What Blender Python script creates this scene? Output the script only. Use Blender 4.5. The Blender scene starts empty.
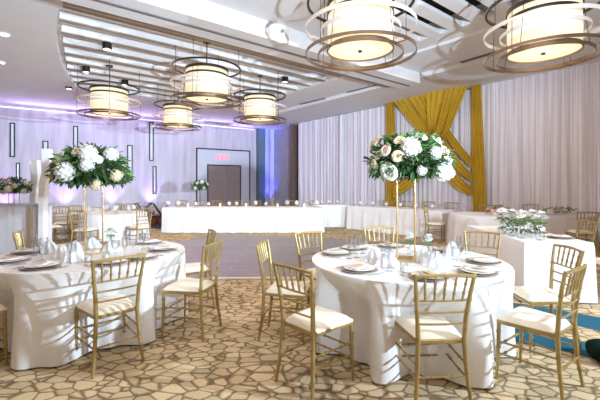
import bpy, math, random
from mathutils import Vector, Matrix
PI = math.pi; R = math.radians
random.seed(7)
C = bpy.context.scene.collection
F = 370.0; HZ = 183.0; CH = 1.5          # focal length in px, horizon row, camera height

def G(px, py, z=0.0):                     # point of height z seen at a pixel of the 600x400 photo
    d = F * (CH - z) / (py - HZ)
    return Vector(((px - 300) / F * d, d, z))
def Q(px, py, d):
    return Vector(((px - 300) / F * d, d, CH + (HZ - py) / F * d))
def XY(u, v):                             # room axes: u towards the draped wall, v towards the back wall
    return (u * .78 - v * .626, u * .626 + v * .78)

# ------------------------------------------------------------------ materials
def mat(name, col, rough=.6, metal=0, noise=None, nscale=8, emit=None, estr=0, spec=.5, sheen=0, bump=0, bscale=40, sub=0):
    m = bpy.data.materials.new(name); m.use_nodes = True
    nt = m.node_tree; b = nt.nodes['Principled BSDF']
    c = (*col, 1)
    b.inputs['Base Color'].default_value = c
    b.inputs['Roughness'].default_value = rough
    b.inputs['Metallic'].default_value = metal
    b.inputs['Specular IOR Level'].default_value = spec
    if sheen: b.inputs['Sheen Weight'].default_value = sheen
    if emit: b.inputs['Emission Color'].default_value = (*emit, 1); b.inputs['Emission Strength'].default_value = estr
    if noise or bump:
        tc = nt.nodes.new('ShaderNodeTexCoord')
        if noise:
            n = nt.nodes.new('ShaderNodeTexNoise'); n.inputs['Scale'].default_value = nscale; n.inputs['Detail'].default_value = 3
            nt.links.new(tc.outputs['Object'], n.inputs['Vector'])
            r = nt.nodes.new('ShaderNodeValToRGB')
            r.color_ramp.elements[0].position = .35; r.color_ramp.elements[1].position = .65
            r.color_ramp.elements[0].color = (*[max(0, x * (1 - noise)) for x in col], 1)
            r.color_ramp.elements[1].color = (*[min(1, x * (1 + noise)) for x in col], 1)
            nt.links.new(n.outputs['Fac'], r.inputs['Fac']); nt.links.new(r.outputs['Color'], b.inputs['Base Color'])
        if bump:
            n2 = nt.nodes.new('ShaderNodeTexNoise'); n2.inputs['Scale'].default_value = bscale
            nt.links.new(tc.outputs['Object'], n2.inputs['Vector'])
            bp = nt.nodes.new('ShaderNodeBump'); bp.inputs['Strength'].default_value = bump; bp.inputs['Distance'].default_value = .01
            nt.links.new(n2.outputs['Fac'], bp.inputs['Height']); nt.links.new(bp.outputs['Normal'], b.inputs['Normal'])
    return m

M = {}
M['gold'] = mat('gold_paint', (.38, .27, .10), .36, .35, noise=.15, nscale=14)
M['brass'] = mat('polished_brass', (.72, .50, .22), .25, .8, noise=.05)
M['cushion'] = mat('ivory_cushion', (.84, .77, .62), .85, noise=.05, nscale=9, sheen=.2)
M['cloth'] = mat('white_linen', (.80, .79, .79), .9, noise=.03, nscale=2.5, sheen=.15, bump=.15, bscale=120)
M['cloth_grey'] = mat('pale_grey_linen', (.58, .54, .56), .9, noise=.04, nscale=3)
M['wood_table'] = mat('plywood', (.35, .22, .12), .6, noise=.2, nscale=6)
M['steel'] = mat('dark_steel', (.08, .08, .08), .4, .8, noise=.1)
M['china'] = mat('white_china', (.82, .80, .76), .25, noise=.02)
M['napkin'] = mat('white_napkin', (.85, .83, .80), .9, noise=.03, nscale=20)
M['charger'] = mat('bronze_charger', (.42, .34, .26), .4, .4, noise=.1)
M['cutlery'] = mat('silver_cutlery', (.6, .58, .55), .25, .9, noise=.05)
M['menu'] = mat('kraft_card', (.62, .44, .28), .8, noise=.08)
M['leaf'] = mat('deep_green_leaf', (.055, .13, .04), .5, noise=.5, nscale=14)
M['leaf_light'] = mat('fresh_green_leaf', (.14, .27, .08), .5, noise=.4, nscale=14)
M['petal_white'] = mat('white_petal', (.84, .84, .80), .8, noise=.05, nscale=20)
M['petal_cream'] = mat('cream_petal', (.82, .70, .50), .8, noise=.08, nscale=20)
M['petal_peach'] = mat('peach_petal', (.80, .44, .32), .8, noise=.1, nscale=20)
M['petal_blush'] = mat('blush_petal', (.84, .62, .55), .8, noise=.08, nscale=20)
M['bronze'] = mat('bronze_metal', (.22, .15, .10), .3, .85, noise=.1)
M['dark_bronze'] = mat('dark_bronze_metal', (.05, .035, .03), .4, .7, noise=.1)
M['champagne'] = mat('satin_champagne_metal', (.70, .62, .56), .4, .3, noise=.03)
M['shade'] = mat('glowing_fabric_shade', (.33, .3, .24), .9, noise=.02, emit=(1, .80, .48), estr=.66)
M['shade_white'] = mat('glowing_frosted_band', (.42, .42, .4), .9, noise=.02, emit=(1, .88, .68), estr=.6)
M['diffuser'] = mat('glowing_diffuser', (.3, .26, .2), .8, noise=.02, emit=(1, .80, .50), estr=.7)
M['ceil'] = mat('ceiling_paint', (.74, .73, .74), .9, noise=.015, nscale=1)
M['ceil_warm'] = mat('taupe_board', (.34, .28, .23), .8, noise=.08, nscale=3)
M['plenum'] = mat('dark_plenum', (.012, .016, .012), .95, noise=.2)
M['black'] = mat('black_metal', (.012, .012, .014), .45, .3, noise=.1)
M['lamp'] = mat('lit_lamp', (1, 1, 1), .5, emit=(1, .93, .8), estr=6, noise=.01)
M['door'] = mat('taupe_door', (.30, .24, .22), .6, noise=.06, nscale=3)
M['wall_panel'] = mat('pale_panel', (.62, .63, .72), .7, noise=.03)
M['grey_wall'] = mat('grey_partition', (.36, .34, .35), .85, noise=.04, nscale=2)
M['brown_trim'] = mat('brown_trim', (.17, .11, .09), .7, noise=.1)
M['teal'] = mat('teal_grey_panel', (.13, .20, .25), .8, noise=.06)
M['bar'] = mat('white_bar_laminate', (.70, .69, .74), .5, noise=.02)
M['white_pillar'] = mat('white_lacquer_pillar', (.88, .90, .95), .4, noise=.02)
M['tan'] = mat('tan_edge', (.50, .40, .30), .6, noise=.06)
M['slate'] = mat('slate_bar_top', (.45, .44, .48), .4, noise=.06)
M['green'] = mat('dark_green_velvet', (.003, .014, .008), .9, noise=.3, spec=.1)
M['redwood'] = mat('dark_red_wood', (.09, .03, .02), .5, noise=.2, nscale=10)
M['brownbox'] = mat('brown_crate', (.26, .13, .06), .7, noise=.2)
M['rug'] = mat('charcoal_mat', (.06, .06, .07), .95, noise=.3)
M['golddrape'] = mat('mustard_satin', (.66, .44, .045), .55, noise=.06, nscale=1.5, spec=.25)
M['red_letter'] = mat('red_lit_letter', (.8, .1, .1), .5, emit=(1, .12, .15), estr=1.6, noise=.01)
M['candle'] = mat('ivory_wax', (.88, .82, .68), .5, noise=.02)
M['vent'] = mat('slot_grey', (.16, .15, .16), .8, noise=.05)
M['slot_light'] = mat('slot_glow', (.7, .7, .78), .6, noise=.02, emit=(.75, .8, 1), estr=.08)
M['slot_lit'] = mat('slot_glow_bright', (.8, .85, .9), .6, noise=.02, emit=(.75, .9, 1), estr=.55)
M['cove'] = mat('cove_led', (.8, .75, 1), .5, noise=.01, emit=(.62, .50, 1), estr=1.3)

def glassmat(name, tint, mixv):
    m = bpy.data.materials.new(name); m.use_nodes = True; nt = m.node_tree
    for n in list(nt.nodes): nt.nodes.remove(n)
    o = nt.nodes.new('ShaderNodeOutputMaterial'); mx = nt.nodes.new('ShaderNodeMixShader')
    t = nt.nodes.new('ShaderNodeBsdfTransparent'); t.inputs[0].default_value = (*tint, 1)
    g = nt.nodes.new('ShaderNodeBsdfGlossy'); g.inputs['Roughness'].default_value = .08
    f = nt.nodes.new('ShaderNodeLayerWeight'); f.inputs['Blend'].default_value = mixv
    nt.links.new(f.outputs['Facing'], mx.inputs['Fac']); nt.links.new(t.outputs[0], mx.inputs[1]); nt.links.new(g.outputs[0], mx.inputs[2])
    nt.links.new(mx.outputs[0], o.inputs['Surface']); return m
M['glass'] = glassmat('clear_glass', (.96, .97, .98), .30)
def organza():
    m = bpy.data.materials.new('white_organza'); m.use_nodes = True; nt = m.node_tree
    b = nt.nodes['Principled BSDF']; b.inputs['Base Color'].default_value = (.88, .88, .88, 1); b.inputs['Roughness'].default_value = .8
    b.inputs['Alpha'].default_value = .8
    n = nt.nodes.new('ShaderNodeTexNoise'); n.inputs['Scale'].default_value = 30
    r = nt.nodes.new('ShaderNodeMapRange'); r.inputs[3].default_value = .6; r.inputs[4].default_value = .95
    nt.links.new(n.outputs['Fac'], r.inputs[0]); nt.links.new(r.outputs[0], b.inputs['Alpha']); return m
M['organza'] = organza()

def mat_curtain():
    m = bpy.data.materials.new('sheer_white_drape'); m.use_nodes = True; nt = m.node_tree
    b = nt.nodes['Principled BSDF']; b.inputs['Roughness'].default_value = .85
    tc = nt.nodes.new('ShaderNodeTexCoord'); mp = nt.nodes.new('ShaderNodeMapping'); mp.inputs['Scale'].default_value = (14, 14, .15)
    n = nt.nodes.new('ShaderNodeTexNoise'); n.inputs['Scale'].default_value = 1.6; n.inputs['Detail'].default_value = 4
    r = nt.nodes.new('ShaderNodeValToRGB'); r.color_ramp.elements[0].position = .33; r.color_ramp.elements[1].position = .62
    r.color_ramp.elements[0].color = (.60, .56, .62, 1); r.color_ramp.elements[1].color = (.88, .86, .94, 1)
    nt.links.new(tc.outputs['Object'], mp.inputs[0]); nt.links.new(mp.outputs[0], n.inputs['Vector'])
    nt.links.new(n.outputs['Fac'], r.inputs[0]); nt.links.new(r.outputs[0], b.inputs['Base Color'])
    return m
M['curtain'] = mat_curtain()

def mat_wall():
    m = bpy.data.materials.new('lilac_wallcovering'); m.use_nodes = True; nt = m.node_tree
    b = nt.nodes['Principled BSDF']; b.inputs['Roughness'].default_value = .8
    tc = nt.nodes.new('ShaderNodeTexCoord'); mp = nt.nodes.new('ShaderNodeMapping'); mp.inputs['Scale'].default_value = (2.6, 2.6, .35)
    n = nt.nodes.new('ShaderNodeTexNoise'); n.inputs['Scale'].default_value = 1.5; n.inputs['Detail'].default_value = 5
    r = nt.nodes.new('ShaderNodeValToRGB'); r.color_ramp.elements[0].position = .3; r.color_ramp.elements[1].position = .7
    r.color_ramp.elements[0].color = (.50, .46, .54, 1); r.color_ramp.elements[1].color = (.68, .64, .70, 1)
    nt.links.new(tc.outputs['Object'], mp.inputs[0]); nt.links.new(mp.outputs[0], n.inputs['Vector'])
    nt.links.new(n.outputs['Fac'], r.inputs[0]); nt.links.new(r.outputs[0], b.inputs['Base Color']); return m
M['wall'] = mat_wall()

def mat_carpet():
    m = bpy.data.materials.new('pebble_carpet'); m.use_nodes = True; nt = m.node_tree; N = nt.nodes; L = nt.links
    b = N['Principled BSDF']; b.inputs['Roughness'].default_value = .95; b.inputs['Specular IOR Level'].default_value = .1
    tc = N.new('ShaderNodeTexCoord'); mp = N.new('ShaderNodeMapping'); mp.inputs['Scale'].default_value = (7.6, 10.6, 1)
    mp.inputs['Rotation'].default_value = (0, 0, .25)
    L.new(tc.outputs['Object'], mp.inputs[0])
    nd = N.new('ShaderNodeTexNoise'); nd.inputs['Scale'].default_value = 1.3; L.new(mp.outputs[0], nd.inputs['Vector'])
    mixv = N.new('ShaderNodeMixRGB'); mixv.inputs[0].default_value = .16; L.new(mp.outputs[0], mixv.inputs[1]); L.new(nd.outputs['Color'], mixv.inputs[2])
    vo = N.new('ShaderNodeTexVoronoi'); vo.feature = 'F2'; vo.inputs['Scale'].default_value = 1.15; L.new(mixv.outputs[0], vo.inputs['Vector'])
    v2 = N.new('ShaderNodeTexVoronoi'); v2.feature = 'F1'; v2.inputs['Scale'].default_value = 1.15; L.new(mixv.outputs[0], v2.inputs['Vector'])
    for v in (vo, v2): v.inputs['Randomness'].default_value = .85
    df_ = N.new('ShaderNodeMath'); df_.operation = 'SUBTRACT'; L.new(vo.outputs['Distance'], df_.inputs[0]); L.new(v2.outputs['Distance'], df_.inputs[1])
    r = N.new('ShaderNodeValToRGB'); e = r.color_ramp.elements
    e[0].position = .03; e[0].color = (.23, .16, .095, 1); e[1].position = .15; e[1].color = (.64, .50, .31, 1)
    L.new(df_.outputs[0], r.inputs[0])
    # per pebble tone
    sep = N.new('ShaderNodeSeparateColor'); L.new(v2.outputs['Color'], sep.inputs[0])
    mr = N.new('ShaderNodeMapRange'); mr.inputs[3].default_value = .80; mr.inputs[4].default_value = 1.12; L.new(sep.outputs[0], mr.inputs[0])
    n3 = N.new('ShaderNodeTexNoise'); n3.inputs['Scale'].default_value = 60; L.new(tc.outputs['Object'], n3.inputs['Vector'])
    mr3 = N.new('ShaderNodeMapRange'); mr3.inputs[3].default_value = .8; mr3.inputs[4].default_value = 1.2; L.new(n3.outputs['Fac'], mr3.inputs[0])
    mu = N.new('ShaderNodeMath'); mu.operation = 'MULTIPLY'; L.new(mr.outputs[0], mu.inputs[0]); L.new(mr3.outputs[0], mu.inputs[1])
    vm = N.new('ShaderNodeVectorMath'); vm.operation = 'SCALE'; L.new(r.outputs[0], vm.inputs[0]); L.new(mu.outputs[0], vm.inputs['Scale'])
    # teal wave bands near the right hand tables
    sx = N.new('ShaderNodeSeparateXYZ'); L.new(tc.outputs['Object'], sx.inputs[0])
    def math_(op, a, bb):
        q = N.new('ShaderNodeMath'); q.operation = op
        for i, z in enumerate((a, bb)):
            if isinstance(z, (int, float)): q.inputs[i].default_value = z
            elif z is not None: L.new(z, q.inputs[i])
        return q.outputs[0]
    nw = N.new('ShaderNodeTexNoise'); nw.inputs['Scale'].default_value = .9; L.new(tc.outputs['Object'], nw.inputs['Vector'])
    w = math_('ADD', math_('MULTIPLY', sx.outputs[0], .6), math_('MULTIPLY', sx.outputs[1], .8))
    w = math_('ADD', w, math_('MULTIPLY', math_('SUBTRACT', nw.outputs['Fac'], .5), .25))
    def band(a, c): return math_('MULTIPLY', math_('GREATER_THAN', w, a), math_('LESS_THAN', w, c))
    msk = math_('MULTIPLY', math_('ADD', band(4.80, 5.30), band(4.04, 4.37)), math_('GREATER_THAN', sx.outputs[0], 1.6))
    mx = N.new('ShaderNodeMixRGB'); L.new(msk, mx.inputs[0]); L.new(vm.outputs[0], mx.inputs[1]); mx.inputs[2].default_value = (.025, .12, .18, 1)
    L.new(mx.outputs[0], b.inputs['Base Color'])
    bp = N.new('ShaderNodeBump'); bp.inputs['Strength'].default_value = .4; bp.inputs['Distance'].default_value = .01
    L.new(df_.outputs[0], bp.inputs['Height']); L.new(bp.outputs[0], b.inputs['Normal'])
    return m
M['carpet'] = mat_carpet()

def mat_planks():
    m = bpy.data.materials.new('grey_oak_planks'); m.use_nodes = True; nt = m.node_tree; N = nt.nodes; L = nt.links
    b = N['Principled BSDF']; b.inputs['Roughness'].default_value = .42
    tc = N.new('ShaderNodeTexCoord'); mp = N.new('ShaderNodeMapping'); mp.inputs['Scale'].default_value = (1, 1, 1)
    L.new(tc.outputs['Object'], mp.inputs[0])
    br = N.new('ShaderNodeTexBrick'); br.inputs['Scale'].default_value = 1; br.inputs['Brick Width'].default_value = 1.2; br.inputs['Row Height'].default_value = .3
    br.inputs['Mortar Size'].default_value = .010
    br.inputs['Color1'].default_value = (.205, .165, .15, 1); br.inputs['Color2'].default_value = (.25, .20, .185, 1); br.inputs['Mortar'].default_value = (.32, .28, .27, 1)
    L.new(mp.outputs[0], br.inputs['Vector'])
    n = N.new('ShaderNodeTexNoise'); mp2 = N.new('ShaderNodeMapping'); mp2.inputs['Scale'].default_value = (2, 30, 1)
    L.new(tc.outputs['Object'], mp2.inputs[0]); L.new(mp2.outputs[0], n.inputs['Vector']); n.inputs['Scale'].default_value = 2
    mr = N.new('ShaderNodeMapRange'); mr.inputs[3].default_value = .75; mr.inputs[4].default_value = 1.2; L.new(n.outputs['Fac'], mr.inputs[0])
    vm = N.new('ShaderNodeVectorMath'); vm.operation = 'SCALE'; L.new(br.outputs['Color'], vm.inputs[0]); L.new(mr.outputs[0], vm.inputs['Scale'])
    L.new(vm.outputs[0], b.inputs['Base Color']); return m
M['planks'] = mat_planks()

# ------------------------------------------------------------------ mesh builder
class MB:
    def __init__(s): s.v = []; s.f = []
    def add(s, vs, fs):
        o = len(s.v); s.v += [tuple(x) for x in vs]; s.f += [tuple(i + o for i in f) for f in fs]; return s
    def box(s, c, d, rz=0, mtx=None):
        vs = []
        for z in (-.5, .5):
            for x, y in ((-.5, -.5), (.5, -.5), (.5, .5), (-.5, .5)):
                X, Y = x * d[0], y * d[1]
                p = Vector((X * math.cos(rz) - Y * math.sin(rz), X * math.sin(rz) + Y * math.cos(rz), z * d[2]))
                if mtx: p = mtx @ p
                vs.append(Vector(c) + p)
        return s.add(vs, [(3, 2, 1, 0), (4, 5, 6, 7), (0, 1, 5, 4), (1, 2, 6, 5), (2, 3, 7, 6), (3, 0, 4, 7)])
    def prism(s, poly, z0, z1):
        n = len(poly)
        return s.add([(x, y, z0) for x, y in poly] + [(x, y, z1) for x, y in poly],
                     [tuple(range(n - 1, -1, -1)), tuple(range(n, 2 * n))] + [(i, (i + 1) % n, n + (i + 1) % n, n + i) for i in range(n)])
    def tube(s, pts, r, n=8, cap=True, flat=1.0):
        pts = [Vector(p) for p in pts]; vs = []; fs = []
        if not isinstance(r, (list, tuple)): r = [r] * len(pts)
        for i, p in enumerate(pts):
            t = (pts[min(i + 1, len(pts) - 1)] - pts[max(i - 1, 0)]).normalized()
            a = Vector((0, 1, 0)) if abs(t.y) < .9 else Vector((1, 0, 0))
            x = t.cross(a).normalized(); y = t.cross(x).normalized()
            for k in range(n):
                an = 2 * PI * k / n; vs.append(p + x * math.cos(an) * r[i] + y * math.sin(an) * r[i] * flat)
        for i in range(len(pts) - 1):
            for k in range(n):
                fs.append((i * n + k, i * n + (k + 1) % n, (i + 1) * n + (k + 1) % n, (i + 1) * n + k))
        if cap: fs += [tuple(range(n - 1, -1, -1)), tuple((len(pts) - 1) * n + k for k in range(n))]
        return s.add(vs, fs)
    def lathe(s, prof, n=24, c=(0, 0, 0)):
        vs = []; fs = []
        for r_, z in prof:
            for k in range(n):
                a = 2 * PI * k / n; vs.append((c[0] + r_ * math.cos(a), c[1] + r_ * math.sin(a), c[2] + z))
        for i in range(len(prof) - 1):
            for k in range(n):
                fs.append((i * n + k, i * n + (k + 1) % n, (i + 1) * n + (k + 1) % n, (i + 1) * n + k))
        return s.add(vs, fs)
    def grid(s, fn, nu, nv):
        vs = [fn(i / nu, j / nv) for j in range(nv + 1) for i in range(nu + 1)]
        w = nu + 1
        return s.add(vs, [(j * w + i, j * w + i + 1, (j + 1) * w + i + 1, (j + 1) * w + i) for j in range(nv) for i in range(nu)])
    def blob(s, c, r, n=8, m=6, amp=.1, rnd=random):
        vs = []; fs = []
        for j in range(m + 1):
            th = PI * j / m
            for k in range(n):
                a = 2 * PI * k / n; q = 1 + rnd.uniform(-amp, amp)
                vs.append((c[0] + r[0] * q * math.sin(th) * math.cos(a), c[1] + r[1] * q * math.sin(th) * math.sin(a), c[2] + r[2] * q * math.cos(th)))
        for j in range(m):
            for k in range(n): fs.append((j * n + k, (j + 1) * n + k, (j + 1) * n + (k + 1) % n, j * n + (k + 1) % n))
        return s.add(vs, fs)
    def build(s, name, m, parent=None, smooth=True, solid=0, bevel=0):
        me = bpy.data.meshes.new(name); me.from_pydata(s.v, [], s.f); me.materials.append(m)
        if smooth: me.polygons.foreach_set('use_smooth', [True] * len(me.polygons))
        me.update()
        o = bpy.data.objects.new(name, me); C.objects.link(o)
        if parent: o.parent = parent
        if smooth and not solid:
            try: me.set_sharp_from_angle(angle=R(50))
            except Exception: pass
        if solid: q = o.modifiers.new('t', 'SOLIDIFY'); q.thickness = solid
        if bevel: q = o.modifiers.new('b', 'BEVEL'); q.width = bevel; q.segments = 2; q.limit_method = 'ANGLE'
        return o

def tag(o, label, cat, group=None, kind=None):
    o['label'] = label; o['category'] = cat
    if group: o['group'] = group
    if kind: o['kind'] = kind
    return o
def thing(name, loc, rz, label, cat, group=None):
    o = bpy.data.objects.new(name, None); C.objects.link(o); o.empty_display_size = .1
    o.location = loc; o.rotation_euler = (0, 0, rz); return tag(o, label, cat, group)
def struct(o): o['kind'] = 'structure'; return o
def dup(root, loc, rz, label, group=None, scale=None):
    r = root.copy(); C.objects.link(r); r.location = loc; r.rotation_euler = (0, 0, rz); r['label'] = label
    if group: r['group'] = group
    elif 'group' in r: pass
    if scale: r.scale = (scale,) * 3
    for ch in list(root.children):
        c = ch.copy(); C.objects.link(c); c.parent = r
        for g in list(ch.children):
            d = g.copy(); C.objects.link(d); d.parent = c
    return r

# ------------------------------------------------------------------ setting
struct(MB().prism([(-15, -2), (11, -2), (11, 25), (-15, 25)], -.06, 0).build('floor', M['carpet'], smooth=False))

BW0 = Vector((-1.65, 21.8, 0)); BD = Vector((-.822, -.569, 0)); BN = Vector((.569, -.822, 0))   # back wall: start (corner), direction to the left, normal into the room
def BWp(t, z, off=0): p = BW0 + BD * t + BN * off; return Vector((p.x, p.y, z))
def bw_t(px):
    a = (px - 300) / F
    return (BW0.x - a * BW0.y) / (a * BD.y - BD.x)
def bw_z(px, py):
    p = BWp(bw_t(px), 0); return CH + (HZ - py) / F * p.y
def wallbox(t0, t1, z0, z1, off0, off1):
    m = MB(); m.prism([tuple(BWp(t, 0, o)[:2]) for t, o in ((t0, off0), (t1, off0), (t1, off1), (t0, off1))], z0, z1); return m
struct(wallbox(-.5, 17, 0, 4.7, -.15, 0).build('wall_back', M['wall'], smooth=False))
struct(wallbox(1.5, 17, 0, .12, 0, .02).build('baseboard_back', M['wall_panel'], smooth=False))
struct(wallbox(1.2, 17, 4.52, 4.56, 0, .05).build('trim_1', M['cove'], smooth=False))

RD = Vector((.626, -.78, 0)); RN = Vector((-.78, -.626, 0))                                # right wall, from the corner towards the camera
def RWp(s, z, off=0): p = BW0 + RD * s + RN * off; return Vector((p.x, p.y, z))
def rwbox(s0, s1, z0, z1, off0, off1):
    m = MB(); m.prism([tuple(RWp(t, 0, o)[:2]) for t, o in ((s0, off0), (s1, off0), (s1, off1), (s0, off1))], z0, z1); return m
struct(rwbox(-.3, 21, 0, 4.7, -.2, 0).build('wall_right', M['grey_wall'], smooth=False))
struct(rwbox(2.35, 2.55, 0, 4.6, 0, .46).build('trim_2', M['brown_trim'], smooth=False))

# door in the back wall
dr = thing('door_1', BWp(3.0, 0), 0, 'taupe double door with push bar in a pale panel below the red sign', 'door'); dr['kind'] = 'structure'
def child_at(mb, name, m, parent, **k):
    mb.v = [tuple(Vector(v) - parent.location) for v in mb.v]; return mb.build(name, m, parent, **k)
child_at(wallbox(1.5, 4.53, 0, 3.28, .01, .05), 'panel', M['wall_panel'], dr, smooth=False)
fr = MB()
for a, b_, z0, z1 in ((1.46, 1.52, 0, 3.32), (4.51, 4.57, 0, 3.32), (1.46, 4.57, 3.27, 3.33)): m_ = wallbox(a, b_, z0, z1, .04, .08); fr.add(m_.v, m_.f)
child_at(fr, 'frame', M['black'], dr, smooth=False)
fr = MB()
for a, b_, z0, z1 in ((2.05, 2.1, 0, 2.45), (3.93, 3.98, 0, 2.45), (2.05, 3.98, 2.42, 2.48)): m_ = wallbox(a, b_, z0, z1, .05, .1); fr.add(m_.v, m_.f)
child_at(fr, 'jamb', M['black'], dr, smooth=False)
for a, b_ in ((2.1, 3.005), (3.025, 3.93)):
    lf = child_at(wallbox(a, b_, 0.01, 2.42, .05, .075), 'door_leaf', M['door'], dr, smooth=False)
    bar = wallbox(a + .1, b_ - .1, 1.0, 1.05, .11, .14); m_ = wallbox(a + .12, a + .16, 1.0, 1.05, .075, .11); bar.add(m_.v, m_.f); m_ = wallbox(b_ - .16, b_ - .12, 1.0, 1.05, .075, .11); bar.add(m_.v, m_.f)
    child_at(bar, 'push_bar', M['black'], lf, smooth=False)
# exit sign
es = thing('exit_sign', BWp(bw_t(222.5), bw_z(222.5, 161), .06), 0, 'red lit exit sign on the panel over the double door', 'sign')
child_at(wallbox(bw_t(227.5), bw_t(217.5), bw_z(222.5, 161), bw_z(222.5, 155), .055, .075), 'backing', M['wall_panel'], es, smooth=False)
cu = bpy.data.curves.new('lettering', 'FONT'); cu.body = 'EXIT'; cu.size = .36; cu.extrude = .008; cu.align_x = 'CENTER'; cu.align_y = 'CENTER'
cu.materials.append(M['red_letter'])
tmp = bpy.data.objects.new('lettering', cu); C.objects.link(tmp); bpy.context.view_layer.update()
me_ = bpy.data.meshes.new_from_object(tmp.evaluated_get(bpy.context.evaluated_depsgraph_get())); bpy.data.objects.remove(tmp)
tx = bpy.data.objects.new('lettering', me_); C.objects.link(tx); tx.parent = es
tx.location = BWp(bw_t(222.5), bw_z(222.5, 158), .09) - es.location; tx.rotation_euler = (R(90), 0, math.atan2(-BD.y, -BD.x))

# slot lights on the back wall
slots = [(12.5, 5.5, 124, 156, 'slot_light', 'dark framed vertical wall slot light, highest of all towards the far end'),
         (45.5, 6, 142, 176, 'slot_light', 'dark framed wall slot light behind the taller wavy pillar'),
         (75.5, 5, 127, 160, 'slot_light', 'dark framed wall slot light rising straight above the tall bouquet of the round table'),
         (129.7, 5.5, 146, 180, 'slot_light', 'dark framed wall slot light just beside the tall bouquet, level with its flowers'),
         (151.2, 4.5, 123, 160, 'slot_light', 'narrow dark framed wall slot light, upper one of the pair near the doors'),
         (154.3, 3.8, 167, 193, 'slot_light', 'narrow dark framed wall slot light, lower one of the pair near the doors'),
         (18, 4.2, 164, 182, 'slot_lit', 'bright glowing wall slot above the small bouquet on the bar')]
for px, w, y0, y1, mt, lab in slots:
    ta, tb = bw_t(px + w / 2), bw_t(px - w / 2); z1, z0 = bw_z(px, y0), bw_z(px, y1)
    s = thing('wall_light', BWp((ta + tb) / 2, z0), 0, lab, 'wall light', 'slot lights on the back wall')
    child_at(wallbox(ta, tb, z0, z1, 0, .03), 'lens', M[mt], s, smooth=False)
    e = .045; fr = MB()
    for a, b_, q0, q1 in ((ta, ta + e, z0, z1), (tb - e, tb, z0, z1), (ta, tb, z0 - e, z0), (ta, tb, z1, z1 + e)):
        m_ = wallbox(a, b_, q0, q1, 0, .07); fr.add(m_.v, m_.f)
    child_at(fr, 'frame', M['black'], s, smooth=False)

# corner panels
struct(wallbox(.62, 1.05, 0, 4.6, 0, .3).build('trim_3', M['teal'], smooth=False))
struct(wallbox(.0, .25, 0, 4.6, 0, .25).build('trim_4', M['wall_panel'], smooth=False))

# ceiling
def slab(name, uv, z0, z1, m='ceil'):
    return struct(MB().prism([XY(u, v) for u, v in uv], z0, z1).build(name, M[m], smooth=False))
edge = [(.80, 7.0), (.80, 8.2), (.86, 9.2), (1.0, 10.4), (1.2, 11.6), (1.5, 12.8), (1.8, 14)]
slab('ceiling', [(-15, 7.0)] + edge + [(1.8, 21), (-15, 21)], 4.65, 5.2)
slab('ceiling_far', [(1.8, 14), (8, 14), (8, 21), (1.8, 21)], 4.65, 5.2)
slab('ceiling_right', [(8, -4), (9.55, -4), (9.55, 21), (8, 21)], 4.72, 5.2)
slab('ceiling_soffit', [(9.55, -4), (13.5, -4), (13.5, 21), (9.55, 21)], 4.60, 5.2)
slab('ceiling_tray', [(.7, 7), (8, 7), (8, 14.1), (.7, 14.1)], 4.92, 5.2)
slab('ceiling_bulkhead', [(-15, 6.24), (9.5, 6.24), (9.5, 7.02), (-15, 7.02)], 4.42, 5.4)
slab('trim_5', [(-15, 6.58), (9.5, 6.58), (9.5, 6.64), (-15, 6.64)], 4.40, 4.42, 'vent')
slab('trim_6', [(.8, 7.02), (9.5, 7.02), (9.5, 7.42), (.8, 7.42)], 4.52, 4.60, 'ceil_warm')
TU0, TU1, TV0, TV1 = 4.9, 7.5, 2.7, 4.95
slab('ceiling_near', [(-15, -4), (TU0, -4), (TU0, 6.24), (-15, 6.24)], 4.78, 5.2)
slab('ceiling_near', [(TU1, -4), (8, -4), (8, 6.24), (TU1, 6.24)], 4.78, 5.2)
slab('ceiling_near', [(TU0, TV1), (TU1, TV1), (TU1, 6.24), (TU0, 6.24)], 4.78, 5.2)
slab('ceiling_near', [(TU0, -4), (TU1, -4), (TU1, TV0), (TU0, TV0)], 4.78, 5.2)
slab('ceiling_plenum', [(TU0, TV0), (TU1, TV0), (TU1, TV1), (TU0, TV1)], 5.1, 5.2, 'plenum')
for v in (2.95, 3.45, 3.95, 4.45):
    slab('ceiling_slat', [(TU0, v - .14 + .1), (TU1, v - .14 + .1), (TU1, v + .14 + .1), (TU0, v + .14 + .1)], 4.78, 4.86)
v = 7.95; k = 0
while v < 13.9:
    u0 = .86 + max(0, (v - 8.6)) * .15
    b = slab('ceiling_beam', [(u0, v), (8, v), (8, v + .11), (u0, v + .11)], 4.76, 4.92)
    MB().prism([XY(a, c) for a, c in ((u0, v - .01), (8, v - .01), (8, v + .12), (u0, v + .12))], 4.735, 4.76).build('board', M['ceil_warm'], b, smooth=False)
    v += .72
for (x0, y0), (x1, y1), lab in (((300, 104), (325, 98), 'thin grey slot vent in the ceiling margin, the farthest one'), ((347, 92), (388, 82), 'thin grey slot vent in the ceiling just ahead of the gold drape'),
                           ((461, 62), (494, 52), 'thin grey slot vent in the ceiling beside the large chandelier')):
    a = Q(x0, y0, F * 3.22 / (HZ - y0)); b_ = Q(x1, y1, F * 3.22 / (HZ - y1)); dd = (b_ - a)
    o = MB().box((a + b_) / 2 + Vector((0, 0, -.01)), (dd.length, .09, .03), math.atan2(dd.y, dd.x)).build('ceiling_vent', M['vent'], smooth=False); tag(o, lab, 'vent')
# round downlights in the left soffit
for px, py, lab in ((4, 34, 'round lit downlight in the plain lilac ceiling, nearer the camera'), (0.5, 62, 'round lit downlight in the plain lilac ceiling, farther from the camera')):
    p = Q(px, py, F * 3.15 / (HZ - py)); t = thing('downlight', (p.x, p.y, 4.65), 0, lab, 'ceiling light')
    MB().lathe([(.0001, -.02), (.09, -.02)], 20).build('lens', M['lamp'], t)
    MB().lathe([(.09, -.022), (.12, -.022), (.12, 0)], 20).build('rim', M['ceil'], t)
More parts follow.
